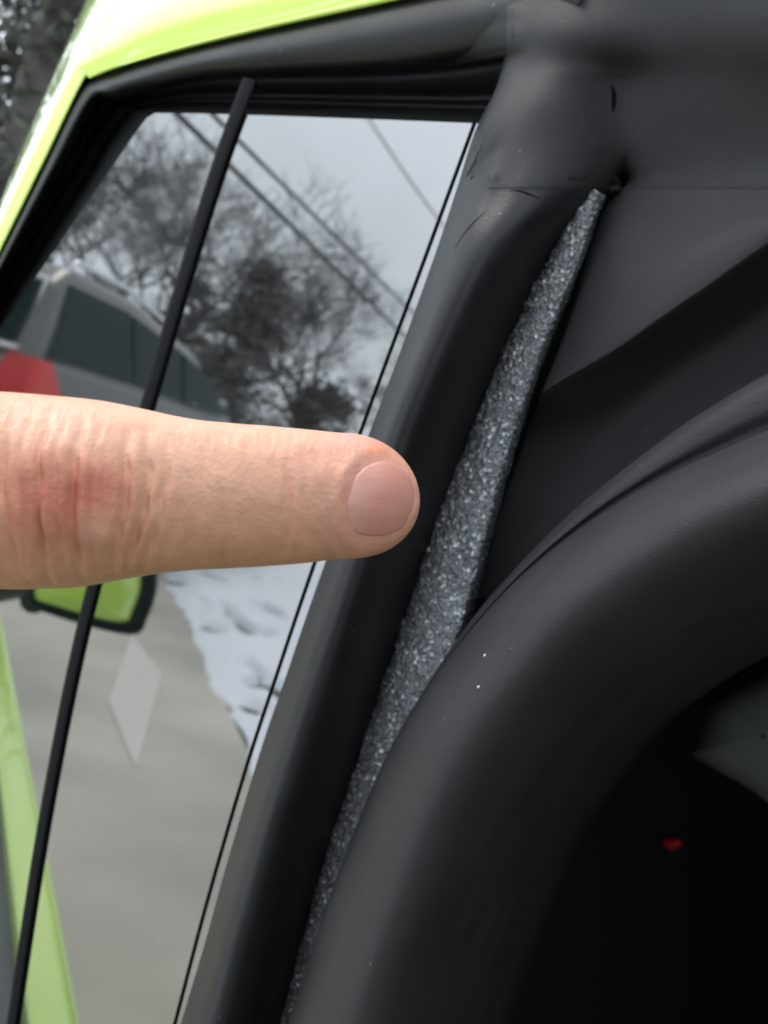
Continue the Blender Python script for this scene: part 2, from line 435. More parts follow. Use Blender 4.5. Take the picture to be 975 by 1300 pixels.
FS = 0.0425                               # the pane stands proud of its frame
LE, LI = Vector((-99, 520)), Vector((-71, 520))
CO, CI = Vector((104, 104)), Vector((190, 143))
def leg(f, Y, shift=0):
    e = LE.lerp(LI, f); c = CO.lerp(CI, f)
    out = []
    for t in (0, 0.25, 0.5, 0.75, 0.96):
        q = e.lerp(c, t); out.append((q.x, q.y, Y))
    return out
top = [
    (-0.10, -0.022, [(112, 91), (148, 79), (250, 51), (350, 27), (490, -4), (600, -29), (740, -65)]),
    (0.00, -0.033, [(116, 99), (150, 88), (250, 60), (350, 36), (490, 5), (600, -20), (740, -56)]),
    (0.07, -0.039, [(124, 105), (155, 95), (250, 68), (350, 46), (490, 17), (600, -6), (740, -40)]),
    (0.17, -0.041, [(136, 114), (165, 104), (250, 82), (350, 66), (490, 44), (600, 24), (740, -4)]),
    (0.27, -0.036, [(148, 121), (175, 112), (250, 94), (350, 86), (490, 76), (590, 62), (700, 38)]),
    (0.33, -0.026, [(154, 125), (180, 116), (250, 99), (350, 93), (490, 88), (590, 76), (700, 54)]),
    (0.39, -0.012, [(158, 126), (184, 118), (250, 102), (350, 97), (490, 93), (590, 84), (700, 64)]),
    (0.52, -0.010, [(168, 130), (192, 123), (250, 112), (350, 110), (490, 110), (590, 108), (690, 100)]),
    (0.60, -0.014, [(174, 133), (196, 128), (250, 121), (350, 121), (490, 123), (590, 124), (690, 120)]),
    (0.72, -0.011, [(182, 136), (202, 133), (250, 129), (350, 131), (490, 135), (590, 138), (680, 140)]),
    (0.86, -0.024, [(188, 139), (208, 137), (250, 137), (350, 140), (490, 145), (590, 149), (670, 152)]),
    (1.05, -0.030, [(200, 146), (218, 147), (250, 148), (350, 151), (490, 156), (590, 160), (660, 162)]),
]
curves = [GC(*(leg(f, Y + FS) + [(x, y, Y + FS) for x, y in tp])) for f, Y, tp in top]
loft('window_frame', curves, M_FRAME, car, N=12 * 11, k=5, even=False)

# lime painted frame and pillar
O = [(-99, 520), (-48, 416), (2, 312), (53, 208), (104, 104), (116, 99), (150, 88), (183, 78), (250, 60), (350, 36), (490, 5), (600, -20), (740, -56)]
S2 = [(-99.5, 520), (-49, 415), (1, 311), (52, 207), (103, 102), (114, 96.5), (148, 83), (183, 71), (250, 51), (350, 26), (490, -8), (600, -34), (740, -70)]
S4 = [(-105, 520), (-58, 412), (-10, 300), (36, 200), (86, 95), (105, 70), (150, 40), (190, 15), (250, -10), (350, -40), (490, -75), (600, -100), (740, -130)]
S5 = [(-108, 520), (-61, 410), (-14, 295), (30, 193), (79, 93), (101, 40), (135, -10), (180, -40), (250, -65), (350, -95), (490, -130), (600, -155), (740, -190)]
S6 = [(-110, 520), (-66, 408), (-18, 300), (25, 195), (66, 100), (88, 50), (110, 0), (132, -52), (200, -110), (350, -150), (490, -190), (600, -215), (740, -250)]
def yl(c, Y, Yl=None): return [G(x, y, FS + (Yl if (Yl is not None and i < 7) else Y)) for i, (x, y) in enumerate(c)]
def yy(c, Y): return [G(x, y, Y) for x, y in c]
def sh(c, dx, dy): return [(x + dx, y + dy) for x, y in c]
loft('door_frame', [far(c, 0.9) for c in [yl(sh(O, 8, 8), -0.016), yl(sh(O, 3, 3), -0.026), yl(O, -0.034), yl(sh(O, -1, -2), -0.0385), yl(sh(S2, 1, 2), -0.040), yl(S2, -0.0385, -0.0402), yl(sh(S2, -0.5, -1), -0.034, -0.0405)]],
     M_LIME, car, N=14 * 12, k=4, even=False)
loft('roof_rail', [far(c, 0.9) for c in [yl(sh(S2, -0.2, 0.2), -0.034, -0.0400), yl(sh(S2, -1, -2), -0.0395, -0.0406), yl(S4, -0.041), yl(S5, -0.027), yl(S6, 0.012),
                   yl(sh(S6, 2, 3), 0.07), yl(sh(S6, 12, 14), 0.25)]], M_LIME, car, N=14 * 12, k=6, even=False)

# door seal: the fat rubber bulb beside the glass
ST = [((655, 10), (835, 40), 0.25), ((634, 105), (818, 110), 0.30), ((607, 163), (800, 180), 0.5), ((583, 235), (764, 254), 0.65),
      ((556, 315), (707, 322), 0.9), ((515, 430), (642, 452), 1.0), ((471, 547), (592, 577), 1.0), ((413, 718), (537, 730), 1.0),
      ((373, 832), (499, 842), 1.0), ((321, 988), (450, 993), 1.0), ((279, 1130), (406, 1133), 1.0), ((223, 1330), (354, 1335), 1.0), ((203, 1395), (334, 1400), 1.0)]
PROF = [(-0.01, 0.0005), (0.015, -0.008), (0.07, -0.0155), (0.16, -0.0200), (0.28, -0.0205), (0.44, -0.0170), (0.64, -0.0080), (0.83, 0.005), (1.0, 0.020), (1.02, 0.04)]
curves = []
TOPY = {0.28: -0.0055, 0.44: -0.0015, 0.64: 0.0075, 0.83: 0.0160, 1.0: 0.0228, 1.02: 0.0236}
for f, Y in PROF:
    c = []
    for i, (L, R, a) in enumerate(ST):
        y = Y * a if Y < 0 else Y
        if f in TOPY:
            w = max(0.0, min(1.0, (3.5 - i) / 2.0)); y = y + (TOPY[f] - y) * w
        y += (0.016, 0.002, 0.0)[i] if i < 3 else 0.0
        c.append(G(L[0] + (R[0] - L[0]) * f, L[1] + (R[1] - L[1]) * f, y))
    curves.append(c)
def seal_disp(v, i, j):
    n = noise.noise((v.x * 30, v.y * 30, v.z * 30)) * 0.0006 + noise.noise((v.x * 90, v.y * 90, v.z * 40)) * 0.00025
    return v + Vector((0, n, 0))
seal = loft('door_seal', curves, M_RUBBER, car, N=200, k=6, disp=seal_disp)

# foam strip in the gap
FL = [(752, 240), (728, 268), (688, 338), (638, 445), (596, 545), (556, 645), (514, 775), (474, 895), (434, 1015), (395, 1135), (345, 1310), (330, 1370)]
FR = [(758, 242), (748, 270), (724, 345), (692, 430), (655, 530), (630, 620), (604, 722), (578, 802), (550, 890), (510, 1010), (470, 1130), (420, 1310), (400, 1370)]
def lerp2(a, b, f): return [(p[0] + (q[0] - p[0]) * f, p[1] + (q[1] - p[1]) * f) for p, q in zip(a, b)]
FR2 = [(764, 246), (752, 278), (729, 345), (692, 435), (655, 540), (626, 640), (596, 760), (560, 880), (528, 1000), (492, 1130), (440, 1310), (420, 1370)]
def foam_disp(v, i, j):
    q = Vector((v.x * 620, v.y * 620, v.z * 420))
    d = (abs(noise.noise(q)) + 0.9 * abs(noise.noise(q * 2.3)) - 0.4) * 0.0011 + noise.noise(v * 160) * 0.0008
    d2 = noise.noise(v * 900 + Vector((9, 4, 2))) * 0.0003
    return v + Vector((d2, -d, d2))
loft('foam_strip', [yy(sh(FL, -8, -2), 0.030), yy(FL, 0.0165), yy(lerp2(FL, FR2, 0.18), 0.0120), yy(lerp2(FL, FR2, 0.5), 0.0108), yy(lerp2(FL, FR2, 0.85), 0.0118),
                    yy(sh(FR2, 3, 1), 0.016), yy(sh(FR2, 8, 3), 0.032)], M_FOAM, car, N=900, k=14, disp=foam_disp)

# pillar trim
TR = [
    [(745, 20, .03), (850, 20, .025), (1050, 10, .01)],
    [(775, 95, .022), (850, 92, .018), (1050, 78, .004)],
    [(782, 135, .020), (860, 135, .018), (1050, 115, .008)],
    [(778, 200, .024), (860, 205, .022), (1050, 180, .014)],
    [(766, 255, .024), (850, 262, .021), (1050, 225, .014)],
    [(742, 320, .021), (840, 320, .019), (1050, 255, .014)],
    [(718, 405, .020), (800, 382, .017), (900, 322, .015), (1050, 248, .012)],
    [(683, 494, .020), (785, 434, .0165), (885, 364, .015), (1050, 264, .012)],
    [(679, 508, .022), (785, 447, .019), (885, 377, .017), (1050, 278, .015)],
    [(670, 530, .028), (782, 472, .030), (884, 402, .029), (1050, 304, .028)],
    [(657, 560, .033), (772, 518, .042), (878, 448, .043), (1050, 350, .043)],
    [(641, 605, .034), (758, 568, .046), (870, 494, .047), (1050, 400, .047)],
    [(620, 660, .034), (742, 640, .046), (860, 560, .048), (1050, 460, .048)],
    [(590, 760, .034), (740, 760, .047), (860, 680, .05), (1050, 560, .05)],
]
def carry(c, x=1400):
    (x0, y0, Y0), (x1, y1, Y1) = c[-2], c[-1]
    k = (x - x1) / (x1 - x0) * 0.5
    return c + [(x, y1 + (y1 - y0) * k, Y1 + (Y1 - Y0) * k * 0.4)]
curves = [GC(*carry(c)) for c in TR]
def edge_in(c):                          # turn the edge beside the foam inwards
    p = c[0]
    if any((c[0] - q[0]).length < 1e-6 for q in curves[:4]):
        return [p + (p - c[1]) * 0.25 + Vector((0, 0.012, 0)), p + Vector((0, 0.003, 0)), p + (c[1] - p) * 0.3] + c[1:]
    return [Vector((p.x, p.y + 0.03, p.z)), p + (c[1] - p) * 0.02 + Vector((0, 0.010, 0))] + [p + (c[1] - p) * 0.10] + c[1:]
loft('pillar_trim', [edge_in(c) for c in curves], M_TRIM, car, N=110, k=8)

slab('pillar_core', [(500, 40), (1500, 40), (1500, 340), (740, 700), (600, 850), (480, 1100), (400, 1400), (320, 1400), (400, 1100), (540, 700)], 0.064, 0.01, M_CABIN, car)  # added slab behind seal and foam, stops light leaking through the gaps
# headliner above
HL = [
    [(520, -80, .05), (640, -85, .03), (720, -90, .025), (850, -90, .02), (1060, -90, .004)],
    [(530, 20, .018), (620, 0, .006), (700, -12, .003), (850, -20, .010), (1060, -20, -.004)],
    [(545, 55, .015), (625, 32, .002), (705, 25, -.001), (850, 32, .010), (1060, 30, -.003)],
    [(555, 72, .016), (632, 50, .001), (705, 48, -.002), (850, 62, .012), (1060, 66, .000)],
    [(562, 82, .020), (640, 64, .002), (708, 68, .001), (850, 82, .015), (1060, 84, .003)],
    [(566, 86, .028), (645, 73, .008), (712, 79, .008), (850, 92, .021), (1060, 94, .009)],
    [(566, 86, .060), (645, 75, .040), (712, 81, .035), (850, 94, .045), (1060, 96, .03)],
]
loft('headliner', [far(GC(*c)) for c in HL], M_LINER, car, N=20 * 6, k=8, even=False)

# slit in the trim and the crack, fold on the seal
def sliver(name, pts, r, m, parent):
    n = len(pts)
    return tube(name, pts, [r * (0.25 + 0.75 * math.sin(math.pi * (i + 0.5) / n)) for i in range(n)], m, parent, sides=6)
from mathutils.bvhtree import BVHTree
def hitter(o):
    mw = o.matrix_world
    vs = [v.co.copy() for v in o.data.vertices]
    t = BVHTree.FromPolygons(vs, [tuple(p.vertices) for p in o.data.polygons])
    def hit(px, py, lift=0.0):
        d = ray(px, py).normalized()
        h = t.ray_cast(CAM, d)
        return (h[0] - d * lift) if h[0] is not None else None
    return hit
hs_ = hitter(seal)
def on(hit, pts, lift, n=14):
    d = dense([Vector((x, y, 0)) for x, y in pts], n)
    return [q for q in (hit(p.x, p.y, lift) for p in d) if q is not None]
c1 = on(hs_, [(576, 318), (590, 296), (604, 280), (619, 266)], 0.0)
sliver('crack', c1, 0.00017, M_BLACKLINE, seal)
c2 = on(hs_, [(641, 243), (660, 243), (676, 249), (690, 254)], -0.0002)
sliver('fold_line', c2, 0.00035, M_BLACKLINE, seal)
trim = bpy.data.objects['pillar_trim']
hslot = hitter(trim)
def nearest(px, py, lift=0.0):
    q = [h for h in (hslot(px, py, lift), hs_(px, py, lift)) if h is not None]
    return min(q, key=lambda p: (p - CAM).length) if q else None
# soft cover where pillar seal, header and trim run into one another
hh_ = hitter(bpy.data.objects['headliner'])
def cover():
    import numpy as np
    NX, NY = 96, 66
    def xl(y): return 640 if y < 92 else 640 - (y - 92) * 0.45
    ys = [-16 + 4 * j for j in range(NY)]
    PX = np.zeros((NY, NX)); PY = np.zeros((NY, NX)); H = np.zeros((NY, NX))
    for j, y in enumerate(ys):
        for i in range(NX):
            x = xl(y) + (1010 - xl(y)) * i / (NX - 1)
            c = [h.y for h in (hslot(x, y), hs_(x, y), hh_(x, y)) if h is not None]
            PX[j, i], PY[j, i], H[j, i] = x, y, min(c) if c else (H[j, i - 1] if i else 0.02)
    B = np.minimum(H, 0.026)
    for _ in range(70):
        q = np.pad(B, 1, mode='edge')
        B = (q[1:-1, 1:-1] * 2 + q[:-2, 1:-1] + q[2:, 1:-1] + q[1:-1, :-2] + q[1:-1, 2:]) / 6
    jj, ii = np.mgrid[0:NY, 0:NX]
    e = np.minimum.reduce([ii / 9.0, (NX - 1 - ii) / 4.0, jj / 4.0, (NY - 1 - jj) / 16.0])
    w = np.clip(e, 0, 1); w = w * w * (3 - 2 * w)
    Y = H + (B - H) * w - 0.00012 + 0.0005 * np.clip(1 - e * 14, 0, 1)
    # the pieces underneath end at the cover
    for o in (seal, trim, bpy.data.objects['headliner']):
        bm = bmesh.new(); bm.from_mesh(o.data)
        dead = []
        for f in bm.faces:
            c = f.calc_center_median() - CAM
            z = c.dot(FC)
            x, y = 487.5 + c.dot(RC) / z * FPX, 650 - c.dot(UC) / z * FPX
            jf = (y + 16) / 4; i_f = (x - xl(y)) / (1010 - xl(y)) * (NX - 1)
            if min(i_f / 9.0, (NX - 1 - i_f) / 4.0, jf / 4.0, (NY - 1 - jf) / 16.0) > 0.30: dead.append(f)
        bmesh.ops.delete(bm, geom=dead, context='FACES')
        bm.to_mesh(o.data); bm.free()
    v = [G(PX[j, i], PY[j, i], Y[j, i]) for j in range(NY) for i in range(NX)]
    return obj('pillar_cover', v, grid_faces(NY, NX), M_COVER, car)
pc = cover()
hpc = hitter(pc)
def nearest2(px, py, lift=0.0):
    q = [h for h in (nearest(px, py, lift), hpc(px, py, lift)) if h is not None]
    return min(q, key=lambda p: (p - CAM).length) if q else None
sl = on(nearest2, [(777, 108), (779, 120), (779, 132), (778, 142)], 0.0)
if len(sl) > 3: sliver('slit', sl, 0.0007, M_BLACKLINE, trim)

# ------------------------------------------------------------------ seat
seat = empty('car_seat', Vector((0.05, 0.1, 0.35)))
tag(seat, 'black grained seat with rounded padded edge curving up beside the foam gap', 'seat')
OE = [(328, 1400), (366, 1300), (406, 1175), (440, 1080), (484, 975), (531, 890), (588, 812), (650, 742), (730, 675), (820, 617), (900, 577), (985, 542), (1100, 500)]
SE = [(328, 1400), (366, 1300), (406, 1175), (440, 1080), (484, 975), (530, 889), (584, 808), (640, 738), (706, 668), (790, 598), (880, 532), (985, 470), (1100, 415)]
def inward(c, d):
    out = []
    for i, (x, y) in enumerate(c):
        a, b = c[max(i - 1, 0)], c[min(i + 1, len(c) - 1)]
        tx, ty = b[0] - a[0], b[1] - a[1]
        l = math.hypot(tx, ty)
        nx, ny = -ty / l, tx / l
        out.append((x + nx * d, y + ny * d))
    return out
def taper(c, Y0, Y1):
    n = len(c)
    return [G(x, y, Y0 + (Y1 - Y0) * i / (n - 1)) for i, (x, y) in enumerate(c)]
BS = -0.020
def mixc(a, b, f): return [(p[0] + (q[0] - p[0]) * f, p[1] + (q[1] - p[1]) * f) for p, q in zip(a, b)]
seat_curves = [taper(inward(SE, 14), BS + .055, BS + .055), taper(inward(SE, 2), BS + .030, BS + .040), taper(SE, BS + .020, BS + .033), taper(mixc(inward(SE, 4), OE, 0.12), BS + .015, BS + .027),
               taper(mixc(inward(SE, 4), OE, 0.6), BS + .014, BS + .026), taper(mixc(inward(SE, 4), OE, 0.97), BS + .0135, BS + .028),
               taper(inward(OE, 5), BS + .008, BS + .020), taper(inward(OE, 16), BS + .001, BS + .008), taper(inward(OE, 42), BS - .007, BS - .003), taper(inward(OE, 82), BS - .008, BS - .006),
               taper(inward(OE, 125), BS + .001, BS + .002), taper(inward(OE, 168), BS + .022, BS + .022), taper(inward(OE, 205), BS + .058, BS + .055),
               taper(inward(OE, 235), BS + .12, BS + .11), taper(inward(OE, 255), BS + .22, BS + .22), taper(inward(OE, 268), BS + .42, BS + .42)]
def seat_disp(v, i, j):
    return v + Vector((0, noise.noise(v * 35) * 0.0008 + noise.noise(v * 110) * 0.0002, 0))
bol = loft('seat_bolster', [far(c, 0.3) for c in seat_curves], M_SEAT, seat, N=150, k=6, even=False, disp=seat_disp)
hb = hitter(bol)
for (x, y) in ((615, 832), (607, 872)):
    q = hb(x, y, 0.0003)
    if q is not None:
        lo = tube('lint_fleck', [q + Vector((0, 0, -.0003)), q + Vector((.0001, -.0001, 0)), q + Vector((.0003, 0, .0003))], [0.00015, 0.0003, 0.00015], M_LINT)
        tag(lo, 'upper tiny white lint fleck on the black seat edge' if y < 850 else 'lower tiny white lint fleck on the black seat edge', 'lint', 'lint flecks on the seat')

# far cabin shell
box_obj('cabin_roof', (-0.40, 0.12, 1.43), (1.7, 1.45, 1.47), M_CABIN, car)
box_obj('roof_panel', (-0.42, 0.14, 1.471), (1.7, 1.47, 1.49), M_LIME, car, bevel=0.008)
box_obj('cabin_far_side', (-0.40, 1.42, 0.3), (1.7, 1.46, 1.429), M_CABIN, car)
box_obj('cabin_floor', (-0.40, 0.02, 0.28), (1.7, 1.419, 0.32), M_CABIN, car)
box_obj('cabin_rear', (-0.42, 0.08, 0.321), (-0.38, 1.419, 1.429), M_CABIN, car)
box_obj('cabin_front', (1.66, 0.05, 0.321), (1.70, 1.419, 1.429), M_CABIN, car)  # unseen, made full height to darken the cabin
box_obj('front_pillar', (0.62, 0.0, 0.22), (1.659, 0.06, 1.46), M_LIME, car, bevel=0.02)  # unseen front side of the car, added to cut light into the cabin
# lower painted body below the window
def body_panel():
    curves = []
    for z, y in ((0.22, 0.06), (0.24, 0.0), (0.4, -0.03), (0.55, -0.03), (0.68, -0.01), (0.71, 0.006), (0.712, 0.03)):
        curves.append([Vector((x, y + 0.03 * ((x + 0.6) ** 2), z)) for x in (-1.45, -1.1, -0.8, -0.5, -0.25, -0.16)])
    return loft('body_panel', curves, M_LIME, car, N=40, k=6)
body_panel()
# centre console, headrest-like block deep in the cabin
def blob(name, px, Y, th, m, parent):
    n = len(px)
    cx = sum(p[0] for p in px) / n; cy = sum(p[1] for p in px) / n
    rings = [(0.0, 0.0), (0.55, 0.0), (0.86, 0.006), (0.97, 0.02), (1.0, 0.05), (1.0, th)]
    verts, loop = [], None
    cs = []
    for f, dy in rings:
        c = [Vector((cx + (x - cx) * max(f, 0.02), cy + (y - cy) * max(f, 0.02), 0)) for x, y in px]
        c = c + [c[0]]
        d = dense(c, 5)[:-1]
        cs.append([G(p.x, p.y, Y + dy) for p in d])
    verts = [v for c in cs for v in c]
    return obj(name, verts, grid_faces(len(cs), len(cs[0]), True), m, parent)
blob('console', [(893, 905), (902, 888), (940, 866), (1000, 840), (1060, 850), (1080, 950), (1060, 1040), (1000, 1035), (950, 1000), (884, 962), (882, 945)], 0.30, 0.2, M_CONSOLE, car)
buckle = tube('belt_buckle', [G(854, 1072, .33), G(853, 1071, .31), G(853, 1071, .28), G(852, 1070, .2665)], [0.004, 0.005, 0.0045, 0.0035], M_CABIN, car, sides=8)
blob('release_button', [(836, 1068), (842, 1061), (862, 1063), (868, 1070), (862, 1077), (848, 1079)], 0.255, 0.01, M_RED, buckle)

# ------------------------------------------------------------------ the opened front door, seen mirrored in the pane
door = empty('open_door', Vector((-0.9, -0.4, 0.9))); door.parent = car
door.matrix_parent_inverse = car.matrix_world.inverted()
door.location = (-0.9, -0.4, 0.9)
bpy.context.view_layer.update()
ztop = CAM.z - 0.35
a_ = VG(104, 1310, ztop); b_ = VG(2, 785, ztop)
ax = (b_ - a_).normalized()
perp = Vector((-ax.y, ax.x, 0))
# outer side: the one seen to the right in the pane
if (VG(150, 1200, ztop) - a_).dot(perp) < 0: perp = -perp
A0 = a_ - ax * 0.35; A1 = b_ + ax * 0.35
def door_curve(off, z):
    return [A0.lerp(A1, t) + perp * off + Vector((0, 0, z - ztop)) for t in (0, .2, .4, .6, .8, 1)]
loft('door_skin', [door_curve(-.02, ztop - .58), door_curve(-.012, ztop - .3), door_curve(-.006, ztop - .02), door_curve(0, ztop - .004), door_curve(-.004, ztop), door_curve(-.026, ztop + .001), door_curve(-.030, ztop - .004), door_curve(-.030, ztop - .02)],
     M_LIME, door, N=40, k=5)
loft('door_trim', [door_curve(-.029, ztop - .010), door_curve(-.045, ztop - .010), door_curve(-.09, ztop - .02), door_curve(-.15, ztop - .06), door_curve(-.17, ztop - .3), door_curve(-.12, ztop - .56), door_curve(-.02, ztop - .58)],
     M_DOORGREY, door, N=40, k=5)
# wing mirror: lime shell in a black surround, on the outer side near the hinge
md = 1.75
mc = VD(112, 748, md)
mr_ = (VD(212, 775, md) - mc); mr_.z = 0; mr_.normalize()
mu = Vector((0, 0, 1)); mf = mr_.cross(mu)
def mirror_ring(w0, w1, h0, h1, d, cut=0.35):
    pts = [(w0, h1), (w1 * .7, h1), (w1, h1 * .55), (w1 * 1.0, h0 * .35), (w1 * (1 - cut * .6), h0), (w0 * .6, h0 * .9), (w0, h0 * .55)]
    c = [Vector((x, y, 0)) for x, y in pts]
    c = dense(c + [c[0]], 6)[:-1]
    return [mc + mr_ * p.x + mu * p.y + mf * d for p in c]
sgn = 1 if (mc + mf - VD(118, 762, md * 2)).length > (mc - VD(118, 762, md * 2)).length else -1
rings = [mirror_ring(-.085, .100, -.052, .075, 0.000 * sgn), mirror_ring(-.09, .105, -.057, .08, .015 * sgn), mirror_ring(-.088, .103, -.055, .078, -.03 * sgn), mirror_ring(-.06, .06, -.03, .04, -.08 * sgn)]
base_r = mirror_ring(-.08, .078, -.040, .066, 0.0)
cen = sum(base_r, Vector()) / len(base_r)
cap = [[cen + (p - cen) * k + mf * (d * sgn) for p in base_r] for k, d in ((1.0, .012), (.97, .022), (.85, .032), (.6, .041), (.3, .045), (.02, .046))]
def ring_obj(name, rs, m, parent):
    v = [p for r in rs for p in r]
    n = len(rs[0])
    f = grid_faces(len(rs), n, True) + [tuple(range((len(rs) - 1) * n, len(rs) * n)), tuple(reversed(range(n)))]
    return obj(name, v, f, m, parent)
mirror = ring_obj('wing_mirror', rings, M_SUVBLACK, door)
ring_obj('mirror_shell', cap, M_LIME, mirror)
tube('mirror_arm', [mc - mr_ * .08 + mu * -.04, A1.lerp(mc, 0.55) + Vector((0, 0, 0.0)), A1 + Vector((0, 0, -.03))], [0.022, 0.02, 0.025], M_SUVBLACK, mirror)

# ------------------------------------------------------------------ hand
person = None
TOP = [(-60, 500), (0, 497), (60, 502), (130, 508), (190, 521), (250, 534), (330, 540), (400, 546), (440, 551)]
BOT = [(-60, 744), (0, 748), (50, 748), (100, 746), (160, 735), (220, 725), (300, 721), (380, 716), (440, 708)]
def interp(tab, x):
    if x <= tab[0][0]: return tab[0][1]
    for (x0, y0), (x1, y1) in zip(tab, tab[1:]):
        if x <= x1:
            t = (x - x0) / (x1 - x0); t = t * t * (3 - 2 * t) * 0.5 + t * 0.5
            return y0 + (y1 - y0) * t
    return tab[-1][1]
def smooth_interp(tab, x, w=26):
    return sum(interp(tab, x + d) * k for d, k in ((-w, .2), (-w / 2, .2), (0, .2), (w / 2, .2), (w, .2)))
XT, X0 = 533.0, 436.0
def f_center(x):
    cy = (smooth_interp(TOP, min(x, X0)) + smooth_interp(BOT, min(x, X0))) / 2
    if x > X0: cy += (635 - cy) * ((x - X0) / (XT - X0)) ** 1.5
    return cy
def f_half(x):
    h = (smooth_interp(BOT, min(x, X0)) - smooth_interp(TOP, min(x, X0))) / 2
    if x > X0:
        u = min(1.0, (x - X0) / (XT - X0)); h *= max(0.0, 1 - u ** 2.15) ** 0.5
    return h
def f_dep(x): return 0.1415 + 0.022 * max(0, min(1.2, x / 533.0)) if x > 0 else 0.1415 + x * 0.00004
NAILP = [(457, 598), (445, 625), (439, 649), (442, 668), (451, 681), (479, 686), (507, 679), (522, 656), (528.5, 627), (521, 600), (507, 588), (488, 582), (468, 588)]
NC = (485, 634)
def nail_r(phi):
    best = []
    for (x, y) in NAILP:
        best.append((math.atan2(y - NC[1], x - NC[0]) % (2 * math.pi), math.hypot(x - NC[0], y - NC[1])))
    best.sort()
    ext = [(best[-1][0] - 2 * math.pi, best[-1][1])] + best + [(best[0][0] + 2 * math.pi, best[0][1])]
    ph = phi % (2 * math.pi)
    for (a, r0), (b, r1) in zip(ext, ext[1:]):
        if a <= ph <= b:
            t = (ph - a) / (b - a); t = t * t * (3 - 2 * t)
            return r0 + (r1 - r0) * t
    return best[0][1]
def g(x, c, w): return math.exp(-((x - c) / w) ** 2)
CREASE = [(18, 6, .26, 8), (47, 5, .34, -4), (67, 3, .10, 3), (88, 4.5, .50, 4), (108, 3, .16, 3), (129, 5.5, .60, 10), (150, 3, .12, 10), (184, 5.5, .50, 20), (208, 4.5, .46, 26), (229, 4, .24, 26), (250, 4, .14, 24), (272, 4, .07, 20), (372, 5, .24, 6), (352, 4, .08, 6), (392, 4, .09, 6)]
def finger_detail(x, y, front):
    """radial offset in metres"""
    cy, h = f_center(x), max(f_half(x), 1)
    q = (y - cy) / h                                     # -1 top, 1 bottom
    d = 0.0
    wob = 6 * noise.noise((x * 0.02, y * 0.03, 1.0))
    for (c, w, a, sl) in CREASE:
        ext = math.exp(-((q - 0.12) / 0.72) ** 4)
        cc = c - sl * (q * q) * 1.2 - sl * 0.5 * q
        wv = 0.7 + 0.5 * noise.noise((c * 1.7, y * 0.035, 4.0))
        d -= a * 0.0017 * ext * wv * g(x + wob * 0.7, cc, w)
        d += a * 0.0009 * ext * wv * g(x + wob * 0.7, cc + w * 2.0, w * 1.3)
    d += 0.0007 * g(x, 150, 26) * g(q, 0.42, 0.22)         # tendon bump
    d += 0.0010 * math.exp(-((x - 118) / 64) ** 4 - ((q - 0.02) / 0.52) ** 4)
    d += 0.00022 * noise.noise((x * .03, y * .03, 0)) + 0.00005 * noise.noise((x * .11, y * .09, 5)) + 0.00005 * noise.noise((x * .3, y * .2, 5))
    # soft skin folds along the flank
    d -= 0.00012 * abs(noise.noise((x * .06, y * .012, 9.0)))
    # nail bed
    dx, dy = x - NC[0], y - NC[1]
    rr = math.hypot(dx, dy); R = nail_r(math.atan2(dy, dx)) if rr > 1 else 40
    e = rr - R
    if e < 40:
        tipw = 1.0 if x < 505 else max(0.15, 1 - (x - 505) / 26)
        d -= 0.0006 * max(0.0, min(1.0, (2 - e) / 9.0))
        d -= 0.00022 * g(e, 2, 5.0) * tipw
        d += 0.00022 * g(e, 12, 9) * tipw * (1.0 if x < 470 else 0.6)
    return d * front
def ring_frame(x):
    c = P(x, f_center(x), f_dep(x)); c2 = P(x + 1, f_center(x), f_dep(x + 1))
    t = (c2 - c).normalized()
    w = -FC
    return c, UC, w
def finger_pt(x, th, off=0.0):
    c, u, w = ring_frame(x)
    r = f_half(x) * f_dep(x) / FPX
    k = math.cos(th); s = math.sin(th)
    y = f_center(x) - f_half(x) * k
    fr = max(0.0, min(1.0, s * 2.2))
    d = finger_detail(x, y, fr) if fr > 0 else 0
    nrm = u * k + w * s
    se = 0.93
    return c + u * (r * k) + w * (r * se * s) + nrm * (d + off)
def base_tone(x, y):
    cy, h = f_center(x), max(f_half(x), 1)
    q = (y - cy) / h
    skin = Vector((0.62, 0.37, 0.25))
    red = Vector((0.47, 0.17, 0.115))
    pink = Vector((0.58, 0.30, 0.235))
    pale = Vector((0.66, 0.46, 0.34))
    m = min(1, 1.15 * math.exp(-((x - 122) / 74) ** 4) * math.exp(-((q - 0.06) / 0.46) ** 2) * (0.85 + 0.4 * noise.noise((x * .03, y * .03, 2))))
    c = skin.lerp(red, max(0, m))
    c = c.lerp(pink, 0.75 * g(x, 470, 60) + 0.4 * g(x, 378, 14) * g(q, -.2, .5) + 0.3 * g(x, 10, 40) * g(q, 0.1, .5))
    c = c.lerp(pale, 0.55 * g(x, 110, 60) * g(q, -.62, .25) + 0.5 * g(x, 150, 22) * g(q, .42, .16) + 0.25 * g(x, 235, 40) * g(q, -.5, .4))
    c = c.lerp(Vector((0.62, 0.25, 0.12)), 0.55 * g(x, 480, 18) * g(y, 574, 7))
    n = noise.noise((x * .02, y * .02, 7)) * 0.06 + noise.noise((x * .08, y * .08, 3)) * 0.04
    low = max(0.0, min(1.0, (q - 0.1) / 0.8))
    c = c.lerp(Vector((0.50, 0.30, 0.19)), 0.35 * low)  # underside darkened: soft shade baked into the skin colour
    c = Vector((c.x * .95, c.y * .835, c.z * .83))
    return c * (1 + n)
xs = []
x = -130.0
while x < 470: xs.append(x); x += 2.0
nt = 46
for i in range(nt):
    u = (i + 0.5) / nt
    xs.append(470 + (XT - 470 - 0.05) * math.sin(u * math.pi / 2))
NTH = 150
hv, hf, tone = [], [], []
